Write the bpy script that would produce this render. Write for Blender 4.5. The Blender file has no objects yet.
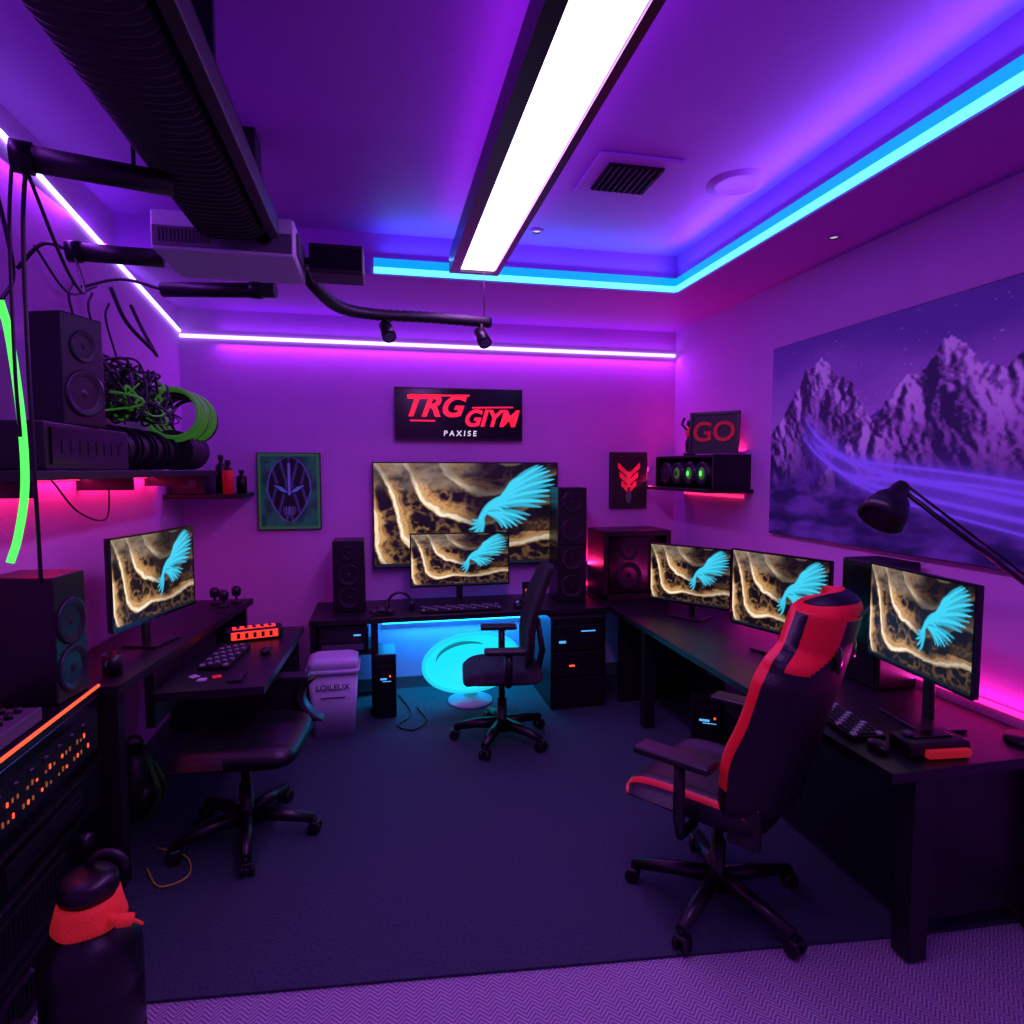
import bpy, bmesh, math, random
from mathutils import Vector, Matrix, noise, Euler
random.seed(7)
V=Vector
def lin(c):
    return tuple(((x/255)/12.92 if x/255<=.04045 else ((x/255+.055)/1.055)**2.4) for x in c)
# ------------------------------------------------------------ materials
def mat(name,rgb,rough=.5,metal=0,em=None,es=0,bump=0,bscale=40,var=0,vscale=8,coat=0):
    m=bpy.data.materials.new(name);m.use_nodes=True;nt=m.node_tree;n=nt.nodes;b=n['Principled BSDF']
    col=lin(rgb)+(1,)
    b.inputs['Base Color'].default_value=col
    b.inputs['Roughness'].default_value=rough;b.inputs['Metallic'].default_value=metal
    if coat: b.inputs['Coat Weight'].default_value=coat
    if em is not None:
        b.inputs['Emission Color'].default_value=tuple(em)+(1,);b.inputs['Emission Strength'].default_value=es
    if bump or var:
        tc=n.new('ShaderNodeTexCoord')
        if var:
            no=n.new('ShaderNodeTexNoise');no.inputs['Scale'].default_value=vscale;no.inputs['Detail'].default_value=4
            nt.links.new(tc.outputs['Object'],no.inputs['Vector'])
            r=n.new('ShaderNodeMixRGB');r.inputs[1].default_value=tuple(x*(1-var) for x in col[:3])+(1,)
            r.inputs[2].default_value=tuple(min(1,x*(1+var)) for x in col[:3])+(1,)
            nt.links.new(no.outputs[0],r.inputs[0]);nt.links.new(r.outputs[0],b.inputs['Base Color'])
        if bump:
            no=n.new('ShaderNodeTexNoise');no.inputs['Scale'].default_value=bscale;no.inputs['Detail'].default_value=3
            nt.links.new(tc.outputs['Object'],no.inputs['Vector'])
            bp=n.new('ShaderNodeBump');bp.inputs['Strength'].default_value=bump;bp.inputs['Distance'].default_value=.01
            nt.links.new(no.outputs[0],bp.inputs['Height']);nt.links.new(bp.outputs[0],b.inputs['Normal'])
    return m
def colmat(name,es,rough=.5,diffuse=True):
    m=bpy.data.materials.new(name);m.use_nodes=True;nt=m.node_tree;n=nt.nodes;b=n['Principled BSDF']
    a=n.new('ShaderNodeVertexColor');a.layer_name='Col'
    if diffuse: nt.links.new(a.outputs[0],b.inputs['Base Color'])
    else: b.inputs['Base Color'].default_value=(.01,.01,.01,1)
    b.inputs['Roughness'].default_value=rough
    if es:
        nt.links.new(a.outputs[0],b.inputs['Emission Color']);b.inputs['Emission Strength'].default_value=es
    return m
M_wall=mat('wall_paint',(208,145,216),.75,bump=.2,bscale=70,var=.06)
M_ceil=mat('ceiling_paint',(178,85,208),.6,bump=.1,bscale=50,var=.04)
M_black=mat('black_plastic',(12,11,15),.45,var=.2)
M_gloss=mat('gloss_black',(7,7,9),.18)
M_satin=mat('satin_black',(14,13,18),.36)
M_desk=mat('desk_laminate',(20,16,24),.4,bump=.05,bscale=80,var=.25,vscale=14)
M_fab=mat('black_fabric',(14,13,19),.8,bump=.4,bscale=220)
M_leather=mat('black_leather',(12,12,18),.42,bump=.2,bscale=120)
M_red=mat('red_leather_selflit',(215,22,34),.5,em=lin((225,24,38)),es=.08,bump=.2,bscale=120)  # leather given a weak emission of its own red, though it is no lamp
M_redfab=mat('red_cloth_selflit',(235,50,45),.8,bump=.4,bscale=150,em=lin((235,50,45)),es=.16)  # brightness put into the cloth as emission; cloth is no light source
M_metal=mat('dark_metal',(45,43,52),.35,.8)
M_white=mat('white_plastic',(190,190,210),.45,var=.05)
M_grey=mat('grey_plastic',(80,76,94),.5)
M_rubber=mat('duct_rubber',(15,12,22),.5,var=.2)
M_cone=mat('speaker_cone',(26,26,34),.5)
M_ring=mat('speaker_ring',(46,44,58),.3,.5)
M_key=mat('key_caps',(34,32,44),.6)
M_keyr=mat('key_glow',(80,50,110),.6,em=(.5,.2,.9),es=.12)
M_green=mat('green_hose_selflit',(80,170,40),.5,em=lin((80,190,45)),es=.12)  # self-glow added to the hose colour; shelf lamp rings share it
M_dgreen=mat('green_nylon',(60,120,30),.7)
M_gneon=mat('green_neon',(60,255,60),.5,em=(.08,1,.1),es=1.3)
M_orange=mat('orange_led',(255,90,30),.5,em=(1,.1,.03),es=1.4)
M_reddisp=mat('red_display',(255,40,30),.5,em=(1,.04,.02),es=1.3)
M_redtxt=mat('red_sign',(255,30,60),.5,em=(1,.015,.05),es=1.0)
M_whtxt=mat('white_sign',(240,240,240),.5,em=(1,1,1),es=.6)
M_cyan=mat('cyan_glow',(30,200,210),.4,em=(.01,.66,.74),es=1.0)
M_cyan2=mat('cyan_glow_dim',(10,80,100),.4,em=(.005,.16,.22),es=1.0)
M_bglow=mat('blue_display',(60,140,230),.5,em=(.1,.45,1),es=1.0)
M_ledcy=mat('led_cyan',(80,230,255),.5,em=(.12,.85,1),es=1.7)
M_ledcy2=mat('led_diffuser_cyan',(20,140,220),.5,em=(.0,.36,.74),es=1.0)
M_ledvi=mat('led_violet',(200,170,255),.5,em=(.5,.36,1),es=3)
M_ledbl=mat('led_blue_white',(200,200,255),.5,em=(.42,.40,1),es=4)
M_ledred=mat('led_strip_red',(255,30,80),.5,em=(1,.02,.12),es=2)
M_ledpink=mat('led_strip_pink',(255,30,150),.5,em=(1,.02,.35),es=2)
M_ledteal=mat('led_strip_teal',(30,200,255),.5,em=(.02,.5,1),es=3)
M_panel=mat('panel_diffuser',(255,255,255),.5,em=(.8,.6,1),es=4)
M_scr=colmat('screen_wallpaper',1.1,.3,False)
M_art=colmat('printed_art_selflit',.22,.6)  # prints also emit their own colours, brightness added to unlit pictures
M_yel=mat('yellow_label',(220,160,60),.5,em=lin((220,150,60)),es=.15)
M_ycab=mat('yellow_cable',(190,180,50),.6)
def floor_mat():
    m=bpy.data.materials.new('herringbone_carpet');m.use_nodes=True;nt=m.node_tree;n=nt.nodes;b=n['Principled BSDF'];L=nt.links
    tc=n.new('ShaderNodeTexCoord');sp=n.new('ShaderNodeSeparateXYZ');L.new(tc.outputs['Object'],sp.inputs[0])
    def ma(op,a,bb=None,c=None):
        x=n.new('ShaderNodeMath');x.operation=op
        for i,q in enumerate((a,bb,c)):
            if q is None: continue
            if isinstance(q,(int,float)): x.inputs[i].default_value=q
            else: L.new(q,x.inputs[i])
        return x.outputs[0]
    zig=ma('PINGPONG',sp.outputs[0],.03)
    s=ma('ADD',sp.outputs[1],ma('MULTIPLY',zig,1.0))
    w=ma('SINE',ma('MULTIPLY',s,2*math.pi/.017))
    no=n.new('ShaderNodeTexNoise');no.inputs['Scale'].default_value=150;L.new(tc.outputs['Object'],no.inputs['Vector'])
    r=n.new('ShaderNodeValToRGB');r.color_ramp.elements[0].position=.1;r.color_ramp.elements[1].position=.95
    r.color_ramp.elements[0].color=lin((96,90,112))+(1,);r.color_ramp.elements[1].color=lin((185,178,195))+(1,)
    L.new(ma('MULTIPLY_ADD',no.outputs[0],.35,ma('MULTIPLY_ADD',w,.36,.32)),r.inputs[0]);L.new(r.outputs[0],b.inputs['Base Color'])
    b.inputs['Roughness'].default_value=.9
    bp=n.new('ShaderNodeBump');bp.inputs['Strength'].default_value=.4;bp.inputs['Distance'].default_value=.005
    L.new(w,bp.inputs['Height']);L.new(bp.outputs[0],b.inputs['Normal'])
    return m
M_floor=floor_mat()
M_rug=mat('dark_rug',(46,62,74),.95,bump=1,bscale=110,var=.6,vscale=75)
# ------------------------------------------------------------ mesh builder
def frame(c,n,up=V((0,0,1))):
    z=V(n).normalized();x=up.cross(z).normalized();y=z.cross(x)
    m=Matrix((x,y,z)).transposed().to_4x4();m.translation=V(c);return m
class MB:
    def __init__(s,name,M=None):
        s.name=name;s.v=[];s.f=[];s.m=[];s.sm=[];s.col={};s.mats=[];s.M=M or Matrix()
    def mi(s,m):
        if m not in s.mats: s.mats.append(m)
        return s.mats.index(m)
    def add(s,vs,fs,m,smooth=False,M=None,cols=None):
        T=s.M@M if M is not None else s.M
        b=len(s.v);s.v+=[T@V(v) for v in vs]
        if cols:
            for i,c in enumerate(cols): s.col[b+i]=c
        for i,f in enumerate(fs):
            s.f.append([b+k for k in f]);s.m.append(s.mi(m[i] if isinstance(m,list) else m))
            s.sm.append(smooth[i] if isinstance(smooth,list) else smooth)
    def bm(s,bm,m,smooth=False,M=None):
        bm.verts.ensure_lookup_table();bm.verts.index_update()
        s.add([v.co.copy() for v in bm.verts],[[v.index for v in f.verts] for f in bm.faces],m,smooth,M);bm.free()
    def box(s,c,d,m,bev=0,M=None,rot=None):
        bm=bmesh.new();bmesh.ops.create_cube(bm,size=1)
        for v in bm.verts: v.co=V((v.co.x*d[0],v.co.y*d[1],v.co.z*d[2]))
        if bev: bmesh.ops.bevel(bm,geom=bm.edges[:],offset=min(bev,min(d)*.45),segments=3,affect='EDGES',profile=.5)
        T=Matrix.Translation(V(c))
        if rot: T=T@Euler(rot).to_matrix().to_4x4()
        s.bm(bm,m,False,(M@T) if M is not None else T)
    def bx(s,x0,x1,y0,y1,z0,z1,m,bev=0,M=None):
        s.box(((x0+x1)/2,(y0+y1)/2,(z0+z1)/2),(abs(x1-x0),abs(y1-y0),abs(z1-z0)),m,bev,M)
    def tube(s,pts,r,m,seg=8,M=None,caps=True):
        pts=[V(p) for p in pts];n=len(pts);vs=[];fs=[]
        rr=r if isinstance(r,(list,tuple)) else [r]*n
        t=(pts[1]-pts[0]).normalized();a=V((0,0,1)) if abs(t.z)<.9 else V((1,0,0))
        nx=t.cross(a).normalized()
        for i in range(n):
            t=(pts[min(i+1,n-1)]-pts[max(i-1,0)])
            t=t.normalized() if t.length>1e-9 else V((0,0,1))
            nx=(nx-t*nx.dot(t)).normalized();ny=t.cross(nx)
            for k in range(seg):
                an=2*math.pi*k/seg;vs.append(pts[i]+(nx*math.cos(an)+ny*math.sin(an))*rr[i])
        for i in range(n-1):
            for k in range(seg):
                k2=(k+1)%seg;fs.append((i*seg+k,i*seg+k2,(i+1)*seg+k2,(i+1)*seg+k))
        sm=[True]*len(fs)
        if caps: fs+= [tuple(range(seg))[::-1],tuple((n-1)*seg+k for k in range(seg))];sm+=[False,False]
        s.add(vs,fs,m,sm,M)
    def cyl(s,p1,p2,r,m,r2=None,seg=20,M=None): s.tube([p1,p2],[r,r if r2 is None else r2],m,seg,M)
    def lathe(s,prof,m,seg=28,M=None,mats=None,wob=None):
        vs=[];fs=[];ms=[]
        for (r,z) in prof:
            for k in range(seg):
                a=2*math.pi*k/seg;q=wob(a,z) if wob else 1;vs.append((r*math.cos(a)*q,r*math.sin(a)*q,z))
        for i in range(len(prof)-1):
            for k in range(seg):
                k2=(k+1)%seg;fs.append((i*seg+k,i*seg+k2,(i+1)*seg+k2,(i+1)*seg+k));ms.append(mats[i] if mats else m)
        s.add(vs,fs,ms,True,M)
    def sph(s,c,r,m,M=None,seg=20):
        r=r if isinstance(r,(tuple,list)) else (r,r,r)
        bm=bmesh.new();bmesh.ops.create_uvsphere(bm,u_segments=seg,v_segments=max(8,seg//2),radius=1)
        for v in bm.verts: v.co=V((c[0]+v.co.x*r[0],c[1]+v.co.y*r[1],c[2]+v.co.z*r[2]))
        s.bm(bm,m,True,M)
    def torus(s,c,R,r,m,M=None,seg=28,seg2=8,ax='z'):
        vs=[];fs=[]
        for i in range(seg):
            a=2*math.pi*i/seg
            for k in range(seg2):
                b=2*math.pi*k/seg2;x=(R+r*math.cos(b))*math.cos(a);y=(R+r*math.cos(b))*math.sin(a);z=r*math.sin(b)
                p={'z':(x,y,z),'y':(x,z,y),'x':(z,x,y)}[ax];vs.append((p[0]+c[0],p[1]+c[1],p[2]+c[2]))
        for i in range(seg):
            for k in range(seg2):
                i2=(i+1)%seg;k2=(k+1)%seg2;fs.append((i*seg2+k,i2*seg2+k,i2*seg2+k2,i*seg2+k2))
        s.add(vs,fs,m,True,M)
    def prism(s,poly,z0,z1,m,M=None):
        n=len(poly);vs=[(p[0],p[1],z0) for p in poly]+[(p[0],p[1],z1) for p in poly]
        fs=[tuple(range(n))[::-1],tuple(range(n,2*n))]+[(i,(i+1)%n,n+(i+1)%n,n+i) for i in range(n)]
        s.add(vs,fs,m,False,M)
    def shell(s,nu,nv,fa,fb,mf,M=None):
        vs=[];fs=[];ms=[]
        for f in (fa,fb):
            for j in range(nv+1):
                for i in range(nu+1): vs.append(f(-1+2*i/nu,-1+2*j/nv))
        N=(nu+1)*(nv+1);W=nu+1
        for j in range(nv):
            for i in range(nu):
                a=j*W+i;u=-1+2*(i+.5)/nu;v=-1+2*(j+.5)/nv
                fs.append((a,a+1,a+W+1,a+W));ms.append(mf(u,v,0))
                fs.append((N+a,N+a+W,N+a+W+1,N+a+1));ms.append(mf(u,v,1))
        bd=[i for i in range(W)]+[j*W+nu for j in range(1,nv+1)]+[nv*W+i for i in range(nu-1,-1,-1)]+[j*W for j in range(nv-1,0,-1)]
        for k in range(len(bd)):
            a,b=bd[k],bd[(k+1)%len(bd)];fs.append((a,N+a,N+b,b))
            i=a%W;j=a//W;ms.append(mf(-1+2*i/nu,-1+2*j/nv,0))
        s.add(vs,fs,ms,True,M)
    def img(s,fn,w,h,nx,ny,m,M=None,z=0):
        vs=[];fs=[];cs=[]
        for j in range(ny+1):
            for i in range(nx+1):
                u=i/nx;v=j/ny;vs.append(((u-.5)*w,(v-.5)*h,z));cs.append(fn(u,v))
        for j in range(ny):
            for i in range(nx):
                a=j*(nx+1)+i;fs.append((a,a+1,a+nx+2,a+nx+1))
        s.add(vs,fs,m,False,M,cs)
    def text(s,body,size,m,M,ext=.003,shear=0,off=0,sx=1):
        cu=bpy.data.curves.new('txt','FONT');cu.body=body;cu.size=size;cu.extrude=ext;cu.shear=shear;cu.offset=off
        cu.align_x='CENTER';cu.align_y='CENTER'
        ob=bpy.data.objects.new('txt',cu);bpy.context.collection.objects.link(ob)
        bpy.context.view_layer.update()
        me=ob.evaluated_get(bpy.context.evaluated_depsgraph_get()).to_mesh()
        s.add([(v.co.x*sx,v.co.y,v.co.z) for v in me.vertices],[tuple(p.vertices) for p in me.polygons],m,False,M)
        bpy.data.objects.remove(ob);bpy.data.curves.remove(cu)
    def make(s):
        me=bpy.data.meshes.new(s.name);me.from_pydata(s.v,[],s.f)
        for m in s.mats: me.materials.append(m)
        me.polygons.foreach_set('material_index',s.m);me.polygons.foreach_set('use_smooth',s.sm)
        if s.col:
            at=me.color_attributes.new('Col','FLOAT_COLOR','POINT');arr=[0.0,0.0,0.0,1.0]*len(s.v)
            for i,c in s.col.items(): arr[i*4:i*4+3]=list(c)
            at.data.foreach_set('color',arr)
        else:
            bm=bmesh.new();bm.from_mesh(me);bmesh.ops.recalc_face_normals(bm,faces=bm.faces[:]);bm.to_mesh(me);bm.free()
        me.update()
        ob=bpy.data.objects.new(s.name,me);bpy.context.collection.objects.link(ob);return ob
def ss(a,b,x):
    t=max(0,min(1,(x-a)/(b-a)));return t*t*(3-2*t)
def mix(a,b,t): return tuple(x*(1-t)+y*t for x,y in zip(a,b))
def fr(x,y,z=0,o=4):
    a=0;amp=.5
    for i in range(o):
        a+=amp*noise.noise(V((x,y,z+i*7.3)));x*=2.05;y*=2.05;amp*=.5
    return a
def ridg(x,y,z=0,o=5):
    a=0;amp=.5
    for i in range(o):
        a+=amp*(1-2.2*abs(noise.noise(V((x,y,z+i*5.1)))));x*=2.1;y*=2.1;amp*=.52
    return a
def bez(p,n=24):
    out=[];p=[V(q) for q in p];P=[p[0]*2-p[1]]+p+[p[-1]*2-p[-2]]
    for i in range(len(p)-1):
        a,b,c,d=P[i:i+4]
        for k in range(n):
            t=k/n;out.append(.5*((2*b)+(c-a)*t+(2*a-5*b+4*c-d)*t*t+(3*b-a-3*c+d)*t**3))
    out.append(p[-1]);return out
def area(name,loc,d,sx,sy,col,W,up=V((0,0,1))):
    L=bpy.data.lights.new(name,'AREA');L.shape='RECTANGLE';L.size=sx;L.size_y=sy;L.color=col;L.energy=W
    o=bpy.data.objects.new(name,L);bpy.context.collection.objects.link(o)
    z=-V(d).normalized();x=V(up).normalized();x=(x-z*x.dot(z)).normalized();y=z.cross(x)
    m=Matrix((x,y,z)).transposed().to_4x4();m.translation=V(loc);o.matrix_world=m;return o
# ------------------------------------------------------------ pictures
feath=[]
for k in range(11):
    t=k/10
    ox=1.12+.16*t;oy=.56+.16*t
    a=math.radians(0+40*t);ln=.38+.22*math.sin(math.pi*min(1,.2+t*.75))
    feath.append((ox,oy,a,ln,.030,1.0 if k%2 else .6))
for k in range(9):
    t=k/8;feath.append((1.08+.18*t,.54+.16*t,math.radians(-8+52*t),.18+.08*t,.026,.85 if k%2 else 1.0))
for k in range(7):
    t=k/6;feath.append((1.08,.51,math.radians(-46+42*t),.22+.22*t,.026,.95 if k%2 else .55))
for k in range(5): feath.append((1.04,.48,math.radians(195+k*14),.12+.04*k,.022,.8))
feath.append((1.0,.43,math.radians(46),.36,.038,1.0))
def wing(x,y):
    best=0
    if x<.85: return 0
    for (ox,oy,a,ln,w,br) in feath:
        dx=x-ox;dy=y-oy;t=(dx*math.cos(a)+dy*math.sin(a))/ln
        if 0<t<1:
            d=abs(-dx*math.sin(a)+dy*math.cos(a)-.03*math.sin(t*math.pi))
            ww=w*(math.sin(math.pi*min(1,t*.82+.18))**.6)
            if d<ww: best=max(best,(.25+.75*(1-(d/ww)**2))*br)
    return best
def wp(u,v):
    x=u*1.78;y=v
    n=fr(x*.8+3.3,y*.9,1.3,2)
    f2=fr(x*4,y*6,4,4)
    ph=.85*(y+.52*x)+.26*math.sin(2.8*x-1.6*y+.4)+.7*n+.06*f2
    k=math.floor(ph*2.9);s=ph*2.9-k
    strata=.5+.5*math.sin(ph*130+9*f2)
    r=ridg(x*7+y*3,y*10-x*3,k*3.7,4)
    t=ss(.0,.06,s)*(1-ss(.22,.55,s+.3*f2))
    t=t*(.55+.45*strata)
    rock=ss(.42,.8,r)*(.25+.5*ss(1,.5,s))
    c=mix(lin((11,8,7)),lin((205,152,92)),min(1,t*1.1+rock*.55))
    c=mix(c,lin((255,240,210)),ss(.03,.07,s)*(1-ss(.12,.24,s))*(.6+.4*strata))
    c=mix(c,lin((8,7,10)),.93*ss(.38,.64,u+.3*n)*(.97 if v>.32 else .5))
    c=mix(c,lin((120,88,60)),.5*ss(.62,.85,r)*ss(.5,.7,u)*ss(.6,.3,v))
    c=mix(c,lin((10,8,9)),.6*ss(.2,.03,v+.2*n))
    if v>.66: c=mix(c,mix(lin((48,42,42)),lin((180,158,134)),ss(-.3,.4,fr(x*2.5,y*6,9))),ss(.72,.95,v+.16*n)*(1-ss(.4,.6,u))*.75)
    w=wing(x,y)
    if w>0: c=mix(mix(c,lin((6,50,80)),.85),lin((60,205,238)),min(1,w*1.1))
    if v<.03: c=lin((16,24,40))
    return c
_c={}
def wpc(u,v):
    k=(round(u*300),round(v*170))
    if k not in _c: _c[k]=wp(k[0]/300,k[1]/170)
    return _c[k]
def mount(u,v):
    x=u*1.8
    sky=mix(lin((146,78,186)),lin((76,34,142)),ss(.5,1,v+.25*fr(x*2,v*4,2)))
    c=sky
    if noise.noise(V((x*90,v*90,3)))>.68: c=mix(c,lin((220,200,250)),.4)
    def rdg(pk,s,rough):
        h=0
        for (px,phh,w) in pk: h=max(h,phh-abs(x-px)*w)
        return h+rough*(ridg(x*3.4,s,1,5)-.5)
    for (pk,s,rough,hi,lo) in (
        ([(1.0,.70,.5),(1.4,.72,.5),(1.75,.8,.4)],1.3,.10,(124,70,176),(76,36,138)),
        ([(.38,.93,1.1),(.12,.6,.8),(.62,.66,.9)],5.2,.13,(150,88,190),(24,8,66)),
        ([(1.08,.84,.8),(1.5,.78,.6),(1.75,.6,.5)],9.1,.13,(158,92,196),(26,10,70))):
        h=rdg(pk,s,rough)
        if v<h:
            d=h-v
            def R(a,b): return ridg(a*3.0+b*1.6,b*2.2-a*.9,s,5)
            g=(R(x+.022,v)-R(x,v))/.022
            t=ss(-4,4.5,g+3*fr(x*16,v*16,3))
            t=t*(1-ss(.12,.5,d)*.5)
            c=mix(lin(lo),lin(hi),t)
            c=mix(c,lin((205,150,230)),.5*ss(.85,1,t)*ss(.3,.02,d))
            c=mix(c,lin((66,26,130)),ss(.3,.65,d)*.65)
    if v<.42:
        t=ss(.42,.2,v+.14*fr(x*3,v*5,3))
        g=ss(-.3,.45,fr(x*5,v*16,11,5));c=mix(c,mix(lin((26,8,80)),lin((98,50,160)),g),t)
    for (x0,y0,x1,y1,w) in ((.22,.66,1.8,.24,.009),(.20,.58,1.8,.18,.006),(.27,.52,1.8,.31,.004),(.5,.34,1.8,.27,.005),(.25,.60,1.8,.13,.003)):
        if x>x0:
            q=(x-x0)/(x1-x0);yy=y1+(y0-y1)*math.exp(-q*4.8)+.05*math.sin(q*5)*q
            d=abs(v-yy)*.8;c=mix(c,lin((140,96,255)),min(1,(math.exp(-(d/w)**2)*1.0+.35*math.exp(-(d/(w*5))**2)))*ss(0,.1,q))
    return c
def alien(u,v):
    x=abs(u-.5)*2*.78;y=(v-.5)*2
    if u<.05 or u>.95 or v<.04 or v>.96: return lin((45,120,60))
    c=mix(lin((16,46,62)),lin((26,90,80)),ss(-.3,.3,fr(u*5,v*5,2)))
    yy=(y-.05)/.86
    hw=.56*math.sqrt(max(0,1-yy*yy))*(1 if y>0 else 1+.35*y)
    if x<hw:
        c=lin((9,7,20))
        rib=math.sin(x*26-abs(y-.2)*7)
        c=mix(c,lin((80,66,150)),ss(.3,1,rib)*.5)
        ex=x-.2;ey=y-(-.02+.55*(x-.05))
        if 0.03<x<.4 and abs(ey)<.13*(1-abs(ex)/.22): c=lin((8,6,12))
        if 0.05<x<.38 and abs(ey)<.06*(1-abs(ex)/.2): c=lin((90,110,200))
        if x<.03 and -.1<y<.75: c=lin((110,90,190))
        if -.62<y<-.4 and x<.16-.1*abs(y+.5): c=mix(c,lin((90,80,150)),.5+.5*math.sin(x*90))
        if x>hw-.035: c=lin((90,70,160))
    return c
def redbird(u,v):
    x=abs(u-.5)*2;y=v
    c=lin((14,9,16))
    if u<.06 or u>.94 or v<.04 or v>.96: return lin((30,16,32))
    for k in range(3):
        o=.74-.13*k
        if .06<x<.62-.1*k and abs(y-(o-.16+x*.32))<.05: c=lin((255,40,70))
    if x<.09 and .38<y<.66: c=lin((255,60,80))
    if math.hypot(x,(y-.2)*1.4)<.16: c=lin((70,50,80))
    return c
# ------------------------------------------------------------ room
XL,XR,YB,YF,H=-1.45,2.55,5.1,-.7,3.25
def room(name,*b):
    mb=MB(name)
    for q in b: mb.bx(*q[:6],q[6])
    return mb.make()
room('floor',(XL-.1,XR+.1,YF-.1,YB+.1,-.1,0,M_floor))
room('wall_left',(XL-.1,XL,YF,YB,0,H,M_wall))
room('wall_right',(XR,XR+.1,YF,YB,0,H,M_wall))
room('wall_back',(XL-.1,XR+.1,YB,YB+.1,0,H,M_wall))
room('wall_front',(XL-.1,XR+.1,YF-.1,YF,0,H,M_wall))
room('ceiling',(XL-.1,XR+.1,YF-.1,YB+.1,H,H+.1,M_ceil),(2.0,XR,YF,YB,3.0,H,M_ceil),(XL,2.0,4.0,YB,3.0,H,M_ceil))
room('baseboard_back',(XL,XR,YB-.015,YB,0,.1,M_grey))
room('baseboard_right',(XR-.015,XR,YF,YB-.02,0,.1,M_grey))
room('baseboard_left',(XL,XL+.015,YF,YB-.02,0,.1,M_grey))
mb=MB('rug');mb.prism([(-1.1,2.22),(-.8,2.19),(1.96,1.91),(2.5,1.88),(2.5,5.06),(-1.42,5.06),(-1.42,2.84),(-1.1,2.84)],0.001,.012,M_rug);mb.make()
# LED strips
mb=MB('led_strip');mb.bx(-.02,1.985,3.985,3.999,3.01,3.045,M_ledcy);mb.bx(1.985,1.999,YF+.02,3.985,3.01,3.045,M_ledcy)
mb.bx(-.02,1.99,3.99,3.999,3.045,3.10,M_ledcy2);mb.bx(1.99,1.999,YF+.02,3.99,3.045,3.10,M_ledcy2);mb.make()
mb=MB('led_strip');mb.bx(-1.44,2.54,5.083,5.098,2.785,2.81,M_ledvi);mb.make()
mb=MB('led_strip');mb.tube([(-1.437,.2,3.2),(-1.437,2.9,3.12),(-1.437,5.08,2.83)],.012,M_ledbl,6);mb.make()
area('added_cove_fill',(.67,5.06,2.77),(0,-.45,-1),3.7,.03,(.44,.045,1),16,(1,0,0))
area('added_cove_fill',(.67,5.06,2.83),(0,-.3,1),3.7,.02,(.32,.06,1),3.5,(1,0,0))
area('added_cove_fill',(-1.42,3.0,3.05),(.5,0,-1),3.6,.03,(.40,.04,1),17,(0,1,-.08))
area('added_cove_fill',(.98,3.96,3.11),(0,-.6,1),1.9,.03,(.06,.24,1),5,(1,0,0))
area('added_cove_fill',(1.96,1.8,3.11),(-.6,0,1),4.0,.03,(.10,.22,1),8,(0,1,0))
area('added_cove_fill',(1.93,1.8,3.13),(-1,0,.25),4.0,.03,(.55,.03,1),5,(0,1,0))  # unseen violet lamp added to tint the tray; the strip here is cyan
# ceiling light panel
mb=MB('ceiling_light_panel')
mb.bx(.485,.69,.1,3.78,3.0,3.01,M_panel);mb.bx(.425,.484,.06,3.82,2.985,3.1,M_satin);mb.bx(.691,.725,.06,3.82,2.985,3.1,M_satin)
mb.bx(.484,.691,3.781,3.82,2.985,3.1,M_satin);mb.bx(.484,.691,.06,.099,2.985,3.1,M_satin);mb.bx(.484,.691,.1,3.78,3.02,3.1,M_satin)
for y in (.8,3.0): mb.bx(.5,.65,y,y+.1,3.1,3.25,M_satin)
mb.make()
area('panel_lamp',(.587,1.94,2.997),(0,0,-1),3.6,.2,(.62,.115,1),40,(0,1,0))
area('panel_lamp',(.45,1.94,3.105),(-.5,0,1),3.6,.03,(.48,.04,1),3.4,(0,1,0))
area('panel_lamp',(.70,1.94,3.105),(.5,0,1),3.6,.03,(.44,.05,1),6.5,(0,1,0))
mb=MB('ceiling_vent');mb.bx(1.0,1.42,2.77,3.18,3.235,3.249,M_ceil,.004);mb.bx(1.07,1.35,2.84,3.11,3.228,3.236,M_gloss)
for i in range(12):
    y=2.855+i*.022;mb.box((1.21,y,3.226),(.28,.004,.012),M_metal,rot=(.6,0,0))
for i in range(9): mb.bx(1.085+i*.031,1.089+i*.031,2.84,3.11,3.22,3.232,M_metal)
mb.make()
mb=MB('ceiling_speaker',Matrix.Translation((1.8,2.94,3.25)));mb.lathe([(0,-.006),(.10,-.007),(.105,-.012),(.125,-.011),(.13,-.007),(.15,-.006),(.16,0)],M_ceil,40);mb.make()
for p in ((2.3,2.86,3.0),(.95,3.75,3.25)):
    mb=MB('recessed_downlight',Matrix.Translation(p));mb.lathe([(0,-.004),(.022,-.004),(.025,-.012),(.04,-.008),(.045,0)],M_white,24,mats=[M_whtxt,M_grey,M_ceil,M_ceil]);mb.make()
# ------------------------------------------------------------ duct + projector + pipes
mb=MB('corrugated_air_duct')
N=148;seg=36;vs=[];fs=[]
for i in range(N*2+1):
    y=.1+i*(2.58)/(N*2);r=.132+(.010 if i%4<2 else -.005)
    for k in range(seg):
        a=2*math.pi*k/seg;ca,sa=math.cos(a),math.sin(a);e=.55
        vs.append((-.565+r*math.copysign(abs(ca)**e,ca),y,2.845+r*math.copysign(abs(sa)**e,sa)))
for i in range(N*2):
    for k in range(seg):
        k2=(k+1)%seg;fs.append((i*seg+k,i*seg+k2,(i+1)*seg+k2,(i+1)*seg+k))
fs.append(tuple(range(seg)));fs.append(tuple(N*2*seg+k for k in range(seg)))
mb.add(vs,fs,M_rubber,True)
mb.bx(-.42,-.38,.1,2.68,2.72,2.80,M_black,.005)
for y in (.9,2.0): mb.bx(-.45,-.67,y,y+.03,2.985,3.25,M_metal)
mb.make()
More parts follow.
